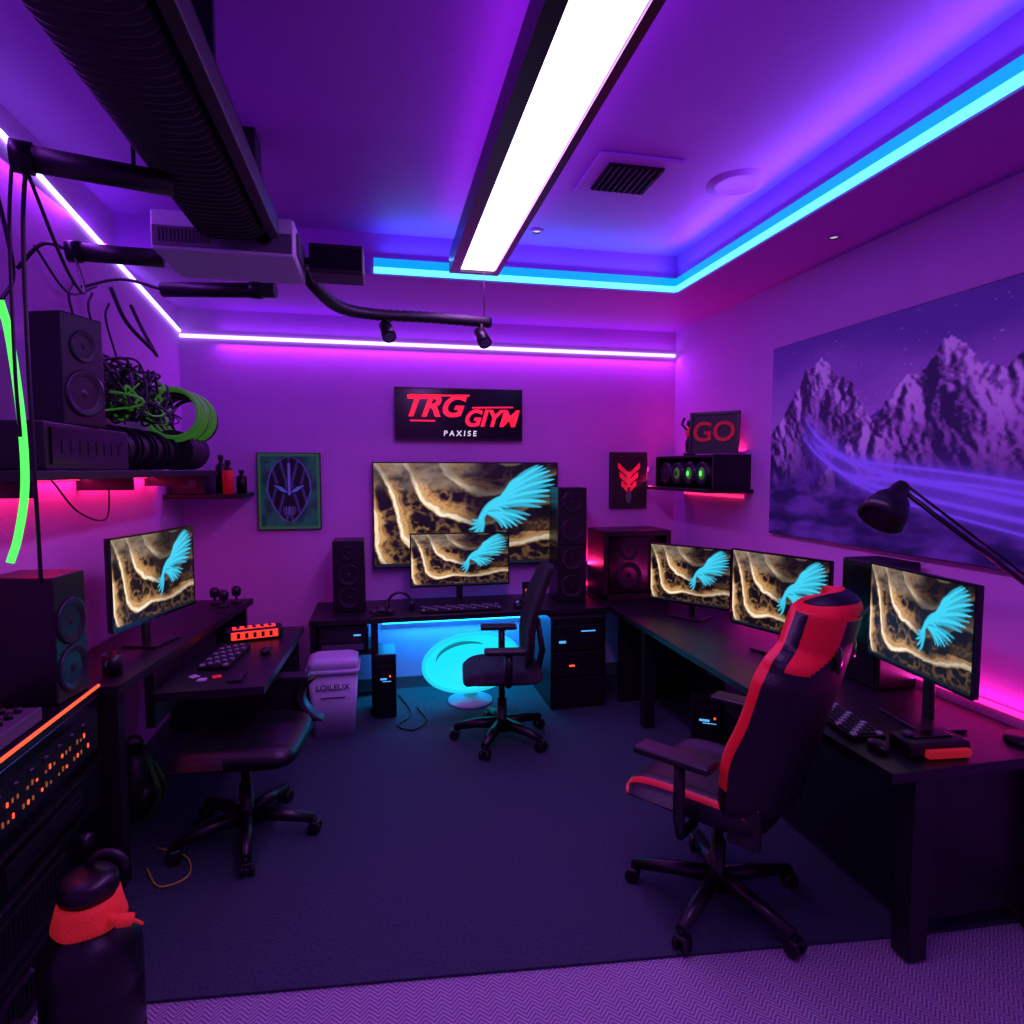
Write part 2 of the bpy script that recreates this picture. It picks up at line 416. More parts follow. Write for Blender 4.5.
mb=MB('projector');mb.bx(-.87,-.33,2.74,3.13,2.67,2.825,M_white,.012);mb.bx(-.86,-.34,2.732,2.741,2.685,2.76,M_grey)
for i in range(14): mb.bx(-.84+i*.014,-.834+i*.014,2.728,2.734,2.70,2.75,M_black)
mb.cyl((-.45,2.75,2.75),(-.45,2.705,2.75),.04,M_gloss);mb.bx(-.7,-.5,2.9,3.05,2.826,3.25,M_satin);mb.bx(-.32,-.329,2.8,3.02,2.70,2.79,M_grey)
mb.make()
mb=MB('ceiling_pipe')
mb.cyl((-.99,2.08,2.69),(-.62,2.18,2.69),.036,M_black);mb.cyl((-1.01,2.075,2.69),(-.96,2.09,2.69),.044,M_metal)
mb.cyl((-.72,2.15,2.71),(-.72,2.15,3.25),.006,M_metal);mb.make()
mb=MB('ceiling_pipe');mb.cyl((-1.2,2.88,2.68),(-.88,2.93,2.69),.036,M_black);mb.cyl((-1.22,2.877,2.679),(-1.17,2.885,2.681),.042,M_metal);mb.tube(bez([(-1.2,2.88,2.68),(-1.3,2.87,2.7),(-1.40,2.88,2.6)],8),.008,M_black);mb.make()
mb=MB('ceiling_pipe');mb.cyl((-1.05,3.46,2.70),(-.5,3.36,2.70),.036,M_black);mb.cyl((-.62,3.382,2.70),(-.57,3.373,2.70),.042,M_metal)
mb.cyl((-.6,3.38,2.72),(-.6,3.38,3.25),.006,M_metal);mb.tube(bez([(-1.05,3.46,2.70),(-1.25,3.5,2.75),(-1.43,3.5,2.7)],8),.008,M_black);mb.make()
mb=MB('sensor_box');mb.bx(-.3,-.06,2.98,3.16,2.69,2.82,M_black,.008);mb.bx(-.295,-.07,2.972,2.981,2.71,2.80,M_gloss);mb.bx(-.327,-.29,3.04,3.08,2.74,2.77,M_metal);mb.make()
mb=MB('track_light')
pts=bez([(-.36,3.2,2.78),(-.3,3.3,2.71),(-.2,3.5,2.67),(-.02,3.62,2.67),(.3,3.67,2.68),(.66,3.72,2.68)],16)
mb.tube(pts,[.03+(.004 if i%2 else 0) for i in range(len(pts))],M_rubber,12)
mb.cyl((.62,3.715,2.7),(.62,3.715,2.99),.003,M_metal)
for x in (.05,.6):
    y=3.63+.1*x;mb.cyl((x,y,2.66),(x,y,2.61),.012,M_black);mb.cyl((x-.01,y+.02,2.62),(x+.012,y-.06,2.54),.035,M_satin,r2=.04);mb.cyl((x+.0122,y-.061,2.539),(x+.0125,y-.062,2.538),.03,M_grey)
mb.make()
# ------------------------------------------------------------ generic props
def speaker(name,M,w,h,d,drv):
    mb=MB(name,M);mb.box((0,h/2,-d/2),(w,h,d),M_satin,.008)
    for (dx,dy,r) in drv:
        R=r*w/2;T=Matrix.Translation((dx*w,h/2+dy*h,.0))
        mb.lathe([(R*1.12,0),(R*1.12,.006),(R,.009),(R*.93,.004),(R*.85,.007),(R*.75,-.001),(R*.35,-.012),(R*.33,-.006),(R*.2,.0),(0,.003)],M_cone,30,T,
            mats=[M_ring,M_ring,M_cone,M_ring,M_cone,M_cone,M_ring,M_ring,M_ring])
    mb.box((0,.012,.001),(w*.3,.006,.003),M_ring)
    return mb.make()
def monitor(name,c,n,w,h,dz,stand=True,nx=200,ny=112,fn=wpc,foot=(.26,.2)):
    M=frame(c,n);mb=MB(name,M)
    mb.box((0,0,-.016),(w+.018,h+.018,.026),M_gloss,.005);mb.box((0,0,-.035),(w*.6,h*.6,.03),M_black,.01)
    mb.img(fn,w,h,nx,ny,M_scr,z=.0)
    mb.M=M@Matrix.Translation((0,0,.0015))
    for q in ((0,h/2+.0045,w+.018,.009),(0,-h/2-.0045,w+.018,.012),(-w/2-.0045,0,.009,h+.018),(w/2+.0045,0,.009,h+.018)): mb.box((q[0],q[1],-.004),(q[2],q[3],.008),M_gloss)
    mb.M=M
    if stand:
        b=dz-c[2]
        mb.box((0,b/2,-.07),(.05,abs(b),.02),M_satin,.004);mb.box((0,0,-.055),(.08,.08,.03),M_satin)
        mb.box((0,b+.007,-.04),(foot[0],.012,foot[1]),M_satin,.005)
    else:
        mb.box((0,0,-.05),(.3,.3,.04),M_metal)
    return mb.make()
def keyboard(name,M,w=.42,d=.14):
    mb=MB(name,M);mb.box((0,0,.011),(w,d,.02),M_black,.004)
    nx=int(w/.024);ny=5
    for j in range(ny):
        for i in range(nx): mb.box((-w/2+.018+i*(w-.036)/(nx-1),-d/2+.018+j*(d-.036)/(ny-1),.024),(.019,.02,.008),M_keyr if (i*7+j*3)%4==0 else M_key)
    return mb.make()
def pctower(name,M,w,h,d,led=M_bglow):
    mb=MB(name,M);mb.box((0,h/2+.01,-d/2),(w,h,d),M_satin,.008)
    mb.box((0,h*.5,.003),(w*.86,h*.86,.008),M_gloss,.003)
    for i in range(12): mb.box((0,h*.12+i*h*.035,.008),(w*.7,.005,.004),M_metal)
    mb.box((0,h*.84,.008),(w*.7,.03,.004),M_black);mb.box((0,h*.74,.008),(w*.7,.03,.004),M_black)
    mb.box((-w*.1,h*.64,.009),(w*.3,.012,.004),led);mb.box((w*.2,h*.68,.009),(.012,.012,.004),M_orange);mb.box((w*.05,h*.6,.009),(w*.4,.004,.004),led)
    for x in (-.4,.4):
        for z in (-.1,-.9): mb.cyl((x*w,.012,z*d),(x*w,0,z*d),.012,M_black)
    return mb.make()
# ------------------------------------------------------------ back wall
M=frame((.64,5.06,2.25),(0,-1,0))
mb2=MB('wall_sign',M);mb2.box((0,0,-.008),(1.04,.42,.045),M_gloss,.006)
for q in ((0,.203,1.04,.01),(0,-.203,1.04,.01),(-.513,0,.01,.42),(.513,0,.01,.42)): mb2.box((q[0],q[1],.016),(q[2],q[3],.008),M_satin)
mb2.text('TRG',.235,M_redtxt,Matrix.Translation((-.225,.055,.017)),.003,.35,.007,1.05)
mb2.text('GIYM',.185,M_redtxt,Matrix.Translation((.245,-.035,.0185)),.003,.3,.006,1.0)
mb2.box((-.17,.147,.018),(.5,.014,.004),M_redtxt,rot=(0,0,.02));mb2.box((.27,.06,.018),(.34,.012,.004),M_redtxt,rot=(0,0,.03));mb2.box((-.3,-.055,.018),(.2,.012,.004),M_redtxt)
mb2.text('P A X I S E',.06,M_whtxt,Matrix.Translation((.0,-.155,.018)),.002,.1,.001)
mb2.make()
monitor('wall_television',(.70,5.02,1.44),(0,-1,0),1.5,.83,.75,stand=False,nx=300,ny=170)
monitor('computer_monitor',(.605,4.78,1.105),(0,-1,0),.76,.40,.75)
mb=MB('framed_poster',frame((-.69,5.075,1.635),(0,-1,0)));mb.box((0,0,-.008),(.47,.6,.03),M_black,.003);mb.img(alien,.455,.585,120,150,M_art,z=.009);mb.make()
mb=MB('framed_poster',frame((2.115,5.075,1.71),(0,-1,0)));mb.box((0,0,-.008),(.34,.49,.03),M_black,.003);mb.img(redbird,.33,.48,80,110,M_art,z=.009);mb.make()
speaker('bookshelf_speaker',frame((-.235,4.68,.751),(0,-1,0)),.23,.53,.24,((0,.33,.4),(0,.02,.62),(0,-.3,.62)))
speaker('bookshelf_speaker',frame((1.49,4.7,.751),(0,-1,0)),.24,.45,.26,((0,.25,.66),(0,-.23,.72)))
speaker('bookshelf_speaker',frame((1.49,4.7,1.202),(0,-1,0)),.24,.46,.26,((0,.25,.66),(0,-.23,.72)))
mb=MB('speaker_cabinet')
mb.bx(1.74,2.32,4.66,4.70,.752,.80,M_satin);mb.bx(1.74,2.32,4.66,5.05,1.27,1.31,M_satin,.004);mb.bx(1.74,1.78,4.66,5.05,.752,1.27,M_satin,.004);mb.bx(2.28,2.32,4.66,5.05,.752,1.27,M_satin,.004);mb.bx(1.78,2.28,4.8,5.05,.752,1.27,M_black)
mb.M=frame((1.98,4.72,.80),(0,-1,0));mb.box((0,.23,-.04),(.34,.46,.08),M_gloss,.006)
for (dy,R) in ((.34,.07),(.14,.1)):
    mb.lathe([(R*1.1,0),(R*1.1,.006),(R,.009),(R*.85,.006),(R*.35,-.01),(R*.2,.0),(0,.003)],M_cone,30,Matrix.Translation((0,dy,0)),mats=[M_ring,M_ring,M_cone,M_cone,M_ring,M_ring])
mb.make()
mb=MB('desk');mb.bx(-.5,1.70,4.45,5.08,.71,.75,M_desk,.004);mb.bx(-.5,-.46,4.5,5.05,.013,.71,M_desk);mb.bx(-.08,-.04,4.95,5.05,.013,.71,M_desk)
mb.bx(-.08,-.03,4.5,4.55,.013,.71,M_desk);mb.bx(1.66,1.70,4.5,5.05,.013,.71,M_desk);mb.bx(-.46,-.08,4.52,4.9,.47,.5,M_desk);mb.make()
mb=MB('drawer_cabinet');mb.bx(1.22,1.65,4.36,4.95,.013,.705,M_satin,.006)
for i,z in enumerate((.06,.26,.46)): mb.bx(1.24,1.63,4.345,4.362,z,z+.185,M_black,.004);mb.bx(1.35,1.52,4.335,4.346,z+.15,z+.16,M_metal)
mb.bx(1.28,1.33,4.334,4.346,.52,.535,M_bglow);mb.bx(1.45,1.56,4.334,4.346,.60,.606,M_bglow);mb.bx(1.36,1.40,4.334,4.346,.34,.35,M_orange);mb.make()
mb=MB('desktop_printer');mb.bx(-.45,-.1,4.5,4.85,.502,.69,M_gloss,.01);mb.bx(-.42,-.13,4.485,4.502,.52,.56,M_grey);mb.bx(-.42,-.13,4.49,4.502,.6,.67,M_black);mb.bx(-.2,-.15,4.484,4.49,.62,.63,M_bglow);mb.make()
mb=MB('led_strip');mb.bx(.0,1.2,5.07,5.09,.55,.58,M_ledteal);mb.make()
area('added_cove_fill',(.6,5.0,.695),(0,.25,-1),1.2,.05,(.01,.5,1),18,(1,0,0))
mb=MB('led_strip');mb.bx(1.7,2.5,5.085,5.099,.80,.83,M_ledred);mb.make()
area('added_cove_fill',(1.69,5.07,1.0),(0,-.3,1),.1,.05,(1,.02,.15),1.4,(1,0,0))
mb=MB('trash_can',Matrix.Translation((-.325,4.3,.012)))
def rsq(w,d,z,n=8,r=.04):
    out=[]
    for (cx,cy,a0) in ((w/2-r,d/2-r,0),(-w/2+r,d/2-r,90),(-w/2+r,-d/2+r,180),(w/2-r,-d/2+r,270)):
        for k in range(n):
            a=math.radians(a0+90*k/(n-1));out.append((cx+r*math.cos(a),cy+r*math.sin(a),z))
    return out
def loft(mb,secs,m,M=None,sm=True):
    n=len(secs[0]);vs=[p for s in secs for p in s];fs=[]
    for i in range(len(secs)-1):
        for k in range(n): fs.append((i*n+k,i*n+(k+1)%n,(i+1)*n+(k+1)%n,(i+1)*n+k))
    s2=[sm]*len(fs);fs+=[tuple(range(n))[::-1],tuple((len(secs)-1)*n+k for k in range(n))];s2+=[False,False]
    mb.add(vs,fs,m,s2,M)
loft(mb,[rsq(.27,.2,0),rsq(.32,.25,.44)],M_white);loft(mb,[rsq(.35,.28,.44),rsq(.35,.28,.47)],M_white);loft(mb,[rsq(.33,.26,.47),rsq(.32,.25,.52),rsq(.25,.18,.54)],M_white)
mb.text('LOILEUX',.055,M_black,frame((0,-.122,.35),(0,-1,.12)));mb.box((0,-.12,.28),(.16,.004,.008),M_grey);mb.make()
pctower('computer_tower',frame((.02,4.45,.012),(0,-1,0)),.15,.46,.3)
mb=MB('glowing_pod_chair',Matrix.Translation((.66,4.66,.012)))
mb.lathe([(0,0),(.17,0),(.17,.02),(.06,.05),(.05,.1)],M_white,28)
def pod(u,v,o):
    a=math.atan2(v,u) if (u or v) else 0;r=max(abs(u),abs(v));ca,sa=math.cos(a),math.sin(a)
    x=.36*r*ca;z=.34+.22*r*sa+.05*x;y=-.10+.16*(1-r*r)+(.0 if o==0 else .04*(1-r**6));return (x,y,z)
mb.shell(24,24,lambda u,v:pod(u,v,0),lambda u,v:pod(u,v,1),lambda u,v,s:M_cyan)
pts=[(.36*math.cos(a),-.10,.34+.22*math.sin(a)+.05*.36*math.cos(a)) for a in [2*math.pi*i/48 for i in range(49)]]
mb.tube(pts,.018,M_cyan,8)
pts=[(.25*math.cos(a)-.02,-.02,.32+.15*math.sin(a)) for a in [math.pi*(.35+.7*i/30) for i in range(31)]]
mb.tube(pts,[.004+.012*math.sin(math.pi*i/30) for i in range(31)],M_cyan2,8);mb.make()
mb=MB('power_cable');mb.tube(bez([(.12,4.9,.02),(.2,4.5,.02),(.1,4.3,.02),(.2,4.2,.02),(.3,4.35,.02),(.25,4.6,.02)],10),.006,M_black,6);mb.make()
mb=MB('power_cable');mb.tube(bez([(-1.05,2.95,.02),(-.95,2.8,.02),(-.85,2.85,.02),(-.9,3.0,.02),(-1.05,3.1,.02)],10),.004,M_ycab,6);mb.make()
keyboard('computer_keyboard',Matrix.Translation((.58,4.58,.751)),.6,.15)
mb=MB('headphones',Matrix.Translation((.13,4.66,.752)));mb.tube([(.09*math.cos(a),.02,.03+.1*math.sin(a)) for a in [math.pi*i/16 for i in range(17)]],.01,M_satin)
for x in (-.09,.09): mb.cyl((x-.02,.02,.035),(x+.02,.02,.035),.034,M_ring)
mb.make()
mb=MB('game_controller',Matrix.Translation((.0,4.58,.755)));mb.sph((0,0,.022),(.07,.04,.02),M_ring);mb.sph((-.06,-.03,.02),(.03,.045,.018),M_ring);mb.sph((.06,-.03,.02),(.03,.045,.018),M_ring);mb.cyl((-.03,0,.035),(-.03,0,.055),.01,M_black);mb.cyl((.03,-.01,.035),(.03,-.01,.055),.01,M_black);mb.make()
mb=MB('computer_mouse',Matrix.Translation((1.02,4.58,.752)));mb.sph((0,0,.015),(.032,.055,.022),M_satin);mb.cyl((0,.03,.032),(.0,.02,.036),.006,M_bglow);mb.make()
mb=MB('phone_dock',Matrix.Translation((1.13,4.75,.751)));mb.box((0,0,.01),(.1,.08,.02),M_black,.004);mb.box((0,.01,.09),(.07,.012,.14),M_gloss,.004,rot=(-.2,0,0));mb.box((0,.0,.09),(.02,.004,.03),M_orange,rot=(-.2,0,0));mb.make()
# ------------------------------------------------------------ right side
mb=MB('long_desk');mb.bx(1.72,2.53,1.76,5.08,.71,.75,M_desk,.004)
mb.bx(1.85,1.93,1.79,1.87,.013,.71,M_desk,.003);mb.bx(1.93,2.5,1.86,1.89,.10,.71,M_desk);mb.bx(1.95,1.99,1.89,2.9,.12,.71,M_desk);mb.bx(1.76,1.84,3.9,3.96,.013,.71,M_desk);mb.bx(2.44,2.5,1.79,1.86,.013,.71,M_desk);mb.bx(1.78,2.5,4.4,4.43,.013,.71,M_desk);mb.make()
monitor('computer_monitor',(2.13,4.0,1.055),(-.5,-.36,0) ,.6,.40,.75)
monitor('computer_monitor',(2.2,3.1,1.095),(-.6,-.2,0),.62,.44,.75)
monitor('computer_monitor',(2.165,2.13,1.165),(-.6,.08,0),.58,.41,.75)
mb=MB('computer_tower');mb.bx(2.3,2.52,2.46,2.72,.752,1.36,M_satin,.01);mb.bx(2.292,2.301,2.48,2.7,.78,1.33,M_gloss);mb.make()
keyboard('computer_keyboard',Matrix.Translation((1.87,2.2,.751))@Matrix.Rotation(math.radians(82),4,'Z'),.40,.14)
mb=MB('computer_mouse',Matrix.Translation((1.82,1.93,.752)));mb.sph((0,0,.015),(.032,.05,.02),M_satin);mb.make()
mb=MB('label_printer',Matrix.Translation((1.99,1.86,.751))@Matrix.Rotation(-.1,4,'Z'))
mb.box((0,.02,.03),(.24,.12,.06),M_black,.012);mb.box((.02,-.045,.022),(.17,.03,.03),M_redfab,.004);mb.box((0,.03,.062),(.16,.06,.01),M_gloss,.003);mb.box((-.08,.03,.07),(.03,.03,.01),M_grey);mb.make()
pctower('computer_tower',frame((1.93,3.35,.013),(-.5,-.85,0)),.2,.42,.36)
mb=MB('led_strip');mb.bx(2.535,2.549,1.85,4.0,.79,.81,M_ledpink);mb.make()
area('added_cove_fill',(2.51,3.0,.80),(-.25,0,1),2.2,.03,(1,.03,.5),6,(0,1,0))
mb=MB('mountain_painting',frame((2.52,2.57,1.985),(-1,0,0)));mb.box((0,0,-.01),(2.16,1.2,.03),M_black,.003);mb.img(mount,2.15,1.19,400,220,M_art,z=.008);mb.make()
mb=MB('desk_lamp')
J=V((1.95,2.0,1.72));E=V((2.44,1.86,1.33))
mb.lathe([(0,.02),(.08,.02),(.085,0),(0,0)],M_satin,28,Matrix.Translation((2.44,1.86,.751)));mb.cyl((2.44,1.86,.76),E,.011,M_satin)
mb.cyl(E,J,.009,M_satin);mb.cyl(E+V((0,0,.03)),J+V((0,0,.03)),.005,M_metal);mb.sph(E,.022,M_satin);mb.sph(J,.02,M_satin)
T=frame(J+V((-.03,.0,-.01)),(-.55,-.1,-.62),V((0,1,0)))
mb.lathe([(0,-.05),(.022,-.05),(.03,-.03),(.035,.0),(.06,.03),(.078,.08),(.083,.13),(.079,.13),(.06,.04),(.0,.02)],M_satin,32,T);mb.sph((0,0,.06),.03,M_grey,T);mb.make()
mb=MB('wall_shelf')
mb.bx(2.2,2.549,3.88,4.9,1.64,1.665,M_black,.003);mb.bx(2.26,2.549,3.92,4.84,1.89,1.91,M_black,.003);mb.bx(2.26,2.549,3.92,3.94,1.665,1.89,M_black);mb.bx(2.26,2.549,4.82,4.84,1.665,1.89,M_black);mb.bx(2.5,2.549,3.94,4.82,1.665,1.89,M_black)
for i,y in enumerate((4.08,4.27,4.46,4.65)):
    mb.M=frame((2.262,y,1.775),(-1,0,0));mb.lathe([(.082,-.1),(.085,.006),(.07,.01),(.06,.0),(.045,.004),(.02,.012),(0,.016)],M_black,28,mats=[M_black,M_ring,M_ring,M_cone,M_green if i<3 else M_cone,M_gneon if i<2 else M_ring]);mb.M=Matrix()
mb.make()
mb=MB('led_strip');mb.bx(2.53,2.549,4.0,4.86,1.60,1.62,M_ledred);mb.make()
area('added_cove_fill',(2.53,4.4,1.93),(-.2,0,1),.8,.03,(1,.02,.12),2.5,(0,1,0))
area('added_cove_fill',(2.30,5.06,1.72),(-.3,-.5,.3),.05,.3,(1,.02,.25),3,(1,0,0))
mb=MB('framed_poster',frame((2.36,4.1,2.07),(-.75,-.66,.12)));mb.box((0,0,-.01),(.36,.3,.02),M_black,.003)
for q in ((0,.14,.36,.02),(0,-.14,.36,.02),(-.17,0,.02,.3),(.17,0,.02,.3)): mb.box((q[0],q[1],.004),(q[2],q[3],.014),M_satin)
mb.text('GO',.2,M_red,Matrix.Translation((0,0,.004)),.003,0,.003);mb.make()
mb=MB('collectible_figurine',Matrix.Translation((2.36,4.45,1.911)));mb.lathe([(0,0),(.05,0),(.05,.02),(.02,.03)],M_black,20);mb.tube([(-.02,0,.03),(-.022,0,.1),(0,0,.16)],[.015,.018,.02],M_ring);mb.tube([(.02,0,.03),(.025,0,.1),(0,0,.16)],[.015,.018,.02],M_ring);mb.sph((0,0,.18),(.04,.03,.045),M_redfab);mb.sph((0,0,.25),.03,M_ring);mb.tube([(.03,0,.2),(.06,-.02,.15),(.05,-.05,.13)],.01,M_ring);mb.tube([(-.03,0,.2),(-.07,0,.24),(-.06,-.02,.29)],.01,M_ring);mb.make()
# ------------------------------------------------------------ left side
mb=MB('computer_desk');mb.prism([(-1.43,2.82),(-1.08,2.82),(-.885,4.6),(-1.43,4.6)],.86,.90,M_desk)
mb.bx(-1.2,-1.09,2.83,2.9,.013,.86,M_desk,.003);mb.bx(-1.42,-1.2,2.85,2.88,.013,.86,M_desk);mb.bx(-1.42,-.92,4.52,4.56,.013,.86,M_desk)
mb.prism([(-1.035,3.05),(-.55,3.05),(-.5,4.2),(-.92,4.2)],.74,.78,M_desk);mb.bx(-1.08,-1.04,3.1,4.2,.60,.86,M_desk);mb.bx(-.9,-.53,4.14,4.18,.013,.74,M_desk);mb.make()
monitor('computer_monitor',(-1.14,3.5,1.26),(.66,-.18,0),.66,.43,.90,foot=(.22,.18))
mb=MB('audio_equipment_rack');mb.bx(-1.43,-1.14,1.7,2.78,.001,.93,M_satin,.004);mb.bx(-1.143,-1.133,1.7,2.78,.917,.927,M_orange)
mb.M=frame((-1.139,2.24,0),(1,0,0))
for (z0,z1,k) in ((.06,.26,0),(.28,.46,1),(.48,.62,2),(.64,.89,3)):
    mb.box((0,(z0+z1)/2,0),(1.04,z1-z0,.012),M_gloss,.003)
    zc=(z0+z1)/2
    if k in (0,1):
        mb.box((-.1,zc,.007),(.6,(z1-z0)*.6,.006),M_black)
        for i in range(24): mb.box((-.38+i*.025,zc,.011),(.008,(z1-z0)*.5,.004),M_metal)
        mb.lathe([(.03,0),(.028,.02),(0,.02)],M_ring,20,Matrix.Translation((.36,zc,.006)))
    if k==2:
        mb.box((.1,zc,.007),(.5,.07,.006),M_black);mb.box((.25,zc,.011),(.16,.012,.004),M_ring)
        for i in range(5): mb.box((.0+i*.03,zc-.01,.011),(.015,.02,.004),M_metal)
    if k==3:
        mb.box((.12,zc,.007),(.74,.16,.006),M_metal);mb.box((.12,zc,.009),(.72,.14,.006),M_black)
        for r in range(2):
            for i in range(22):
                if (i*5+r*3)%4==0: continue
                hh=(.4+.6*abs(math.sin(i*1.7+r*2)))*.024;mb.box((-.19+i*.028,zc-.045+r*.05+hh/2,.013),(.008,hh*.7,.003),M_yel if (i+r)%3 else M_orange)
        for i in range(7): mb.lathe([(.011,0),(.009,.014),(0,.014)],M_ring,14,Matrix.Translation((-.18+i*.09,zc+.058,.009)))
mb.make()
speaker('bookshelf_speaker',frame((-1.16,2.63,.931),(1,-.12,0)),.2,.48,.24,((0,.12,.8),(0,-.26,.8)))
mb=MB('audio_mixer');mb.bx(-1.4,-1.16,2.1,2.4,.931,.98,M_grey,.006)
for i in range(4):
    for j in range(5): mb.cyl((-1.36+i*.05,2.13+j*.055,.98),(-1.36+i*.05,2.13+j*.055,1.0),.012,M_black)
mb.make()
mb=MB('coffee_mug',Matrix.Translation((-1.17,3.0,.901)));mb.lathe([(0,0),(.038,0),(.042,.09),(.036,.09),(.032,.01),(0,.01)],M_satin,24);mb.torus((0,-.05,.045),.025,.006,M_satin,ax='x',seg=18);mb.make()
keyboard('computer_keyboard',Matrix.Translation((-.83,3.55,.781))@Matrix.Rotation(math.radians(85),4,'Z'),.40,.15)
mb=MB('desk_clock',Matrix.Translation((-.76,3.95,.781))@Matrix.Rotation(.25,4,'Z'));mb.box((0,0,.035),(.32,.12,.07),M_black,.012);mb.box((0,-.062,.038),(.26,.006,.046),M_reddisp,.002);mb.box((0,.0,.0715),(.24,.07,.003),M_reddisp)
for i in range(5): mb.box((-.09+i*.045,-.066,.038),(.018,.004,.03),M_black);mb.box((-.09+i*.045,0,.074),(.02,.05,.003),M_black)
mb.make()
mb=MB('smartphone',Matrix.Translation((-.7,3.2,.781)));mb.box((0,0,.005),(.07,.14,.009),M_gloss,.003);mb.box((0,0,.0101),(.062,.13,.001),M_ring);mb.make()
mb=MB('sticky_notes',Matrix.Translation((-.86,3.2,.781)))
for i,(x,y) in enumerate(((0,0),(.06,.03),(-.05,.05))): mb.box((x,y,.003+.001*i),(.04,.04,.004),(M_white,M_redfab,M_white)[i],rot=(0,0,i*.4))
mb.make()
mb=MB('computer_mouse',Matrix.Translation((-.64,3.62,.782)));mb.sph((0,0,.014),(.03,.05,.02),M_ring);mb.make()
for i,(x,y) in enumerate(((-1.02,4.35),(-1.1,4.45),(-.97,4.48))):
    mb=MB('desk_microphone',Matrix.Translation((x,y,.901)));mb.lathe([(0,0),(.035,0),(.035,.01),(.008,.015),(.008,.04),(.028,.05),(.032,.09),(.018,.11),(0,.112)],M_ring,20);mb.make()
mb=MB('wall_shelf');mb.bx(-1.449,-1.08,2.24,4.55,1.765,1.798,M_black,.003)
for y in (2.5,3.4,4.3): mb.bx(-1.449,-1.2,y,y+.02,1.7,1.765,M_metal)
mb.make()
mb=MB('led_strip');mb.bx(-1.449,-1.435,2.3,4.5,1.75,1.762,M_ledred);mb.make()
area('added_cove_fill',(-1.41,3.4,1.757),(-.12,0,-1),2.2,.02,(1,.02,.2),6,(0,1,0))
mb=MB('audio_amplifier');mb.bx(-1.43,-1.12,2.42,3.14,1.80,1.97,M_satin,.006);mb.M=frame((-1.119,2.78,1.885),(1,0,0))
mb.box((.0,0,.002),(.66,.13,.008),M_gloss)
for i in range(8): mb.box((-.25+i*.07,.0,.006),(.03,.05,.004),M_metal)
mb.box((.29,.03,.008),(.05,.01,.004),M_ring);mb.make()
speaker('bookshelf_speaker',frame((-1.13,2.76,1.971),(.93,-.36,0)),.20,.43,.15,((0,.22,.55),(0,-.2,.82)))
mb=MB('cable_reel')
for y in (3.3,3.5,3.7,3.9):
    mb.cyl((-1.28,y,1.91),(-1.28,y+.14,1.91),.07,M_rubber,seg=24)
    for q in (0,.14): mb.cyl((-1.28,y+q-.006,1.91),(-1.28,y+q+.006,1.91),.11,M_ring,seg=28)
    for k in range(5): mb.torus((-1.28,y+.02+k*.025,1.91),.082,.012,M_black,ax='y')
mb.make()
mb=MB('tangled_cables')
for i in range(60):
    y0=random.uniform(3.2,3.75);pts=[]
    for k in range(6):
        pts.append((-1.25+random.uniform(-.14,.14),y0+random.uniform(-.24,.24),2.14+random.uniform(-.10,.20)*(1 if k not in (0,5) else -.4)))
    mb.tube(bez(pts,8),random.choice((.004,.006,.007)),random.choice((M_black,M_rubber,M_grey,M_black,M_green if i%5==0 else M_satin)),6)
for i in range(3):
    y=3.3+i*.2;mb.tube(bez([(-1.3,y,2.1),(-1.38,y+.1,2.35),(-1.42,y+.05,2.6),(-1.42,y+.1,2.7)],8),.006,M_black,6)
mb.make()
mb=MB('green_hose_coil')
for k in range(12): mb.torus((-1.20+.006*math.sin(k*3),4.04+k*.038,2.13+.008*math.cos(k*2)),.145+.008*math.sin(k*2.1),.013,M_green if k%3!=2 else M_rubber,ax='y',seg=36)
mb.cyl((-1.22,4.07,1.92),(-1.22,4.45,1.92),.12,M_rubber,seg=28);mb.make()
mb=MB('hanging_strap');mb.tube(bez([(-1.3,3.5,2.71),(-1.25,3.55,2.55),(-1.18,3.7,2.44),(-1.2,3.8,2.44),(-1.3,3.9,2.6),(-1.35,3.9,2.72)],10),.010,M_black,6);mb.make()
mb=MB('wall_shelf');mb.bx(-1.449,-.95,4.62,5.09,1.60,1.63,M_black,.003);mb.make()
for i,(x,y,h,m) in enumerate(((-1.06,4.75,.24,M_red),(-.99,4.85,.17,M_metal),(-1.14,4.9,.28,M_satin))):
    mb=MB('spray_bottle',Matrix.Translation((x,y,1.631)));mb.lathe([(0,0),(.036,0),(.036,h*.7),(.014,h*.8),(.014,h*.88),(.02,h*.88),(.02,h),(0,h)],M_black,20,mats=[M_black,m,M_black,M_black,M_ring,M_ring,M_ring]);mb.make()
mb=MB('storage_box');mb.bx(-1.42,-1.2,4.7,5.0,1.631,1.78,M_satin,.005);mb.bx(-1.36,-1.26,4.692,4.701,1.68,1.73,M_grey);mb.make()
mb=MB('green_neon_tube');mb.tube(bez([(-1.09,2.14,2.30),(-1.08,2.16,2.2),(-1.06,2.16,1.95),(-1.06,2.16,1.75),(-1.08,2.15,1.6),(-1.10,2.14,1.52)],12),.011,M_gneon,10);mb.make()
mb=MB('hanging_cables')
for (x,y,r,z) in ((-1.02,2.11,.006,1.45),(-1.05,2.1,.005,1.9)):
    mb.tube(bez([(x+.04,y-.02,2.68),(x,y+.03,2.5),(x+.01,y,2.1),(x-.005,y+.04,z)],10),r,M_black,6)
mb.tube(bez([(-1.42,2.75,3.0),(-1.40,2.85,2.6),(-1.42,2.8,2.45)],10),.008,M_black,6)
mb.tube(bez([(-1.42,3.06,2.75),(-1.4,3.3,2.62),(-1.38,3.55,2.72)],10),.006,M_black,6)
mb.tube(bez([(-.99,2.1,2.68),(-.98,2.3,2.45),(-1.05,2.6,2.45),(-1.19,2.87,2.66)],10),.006,M_black,6)
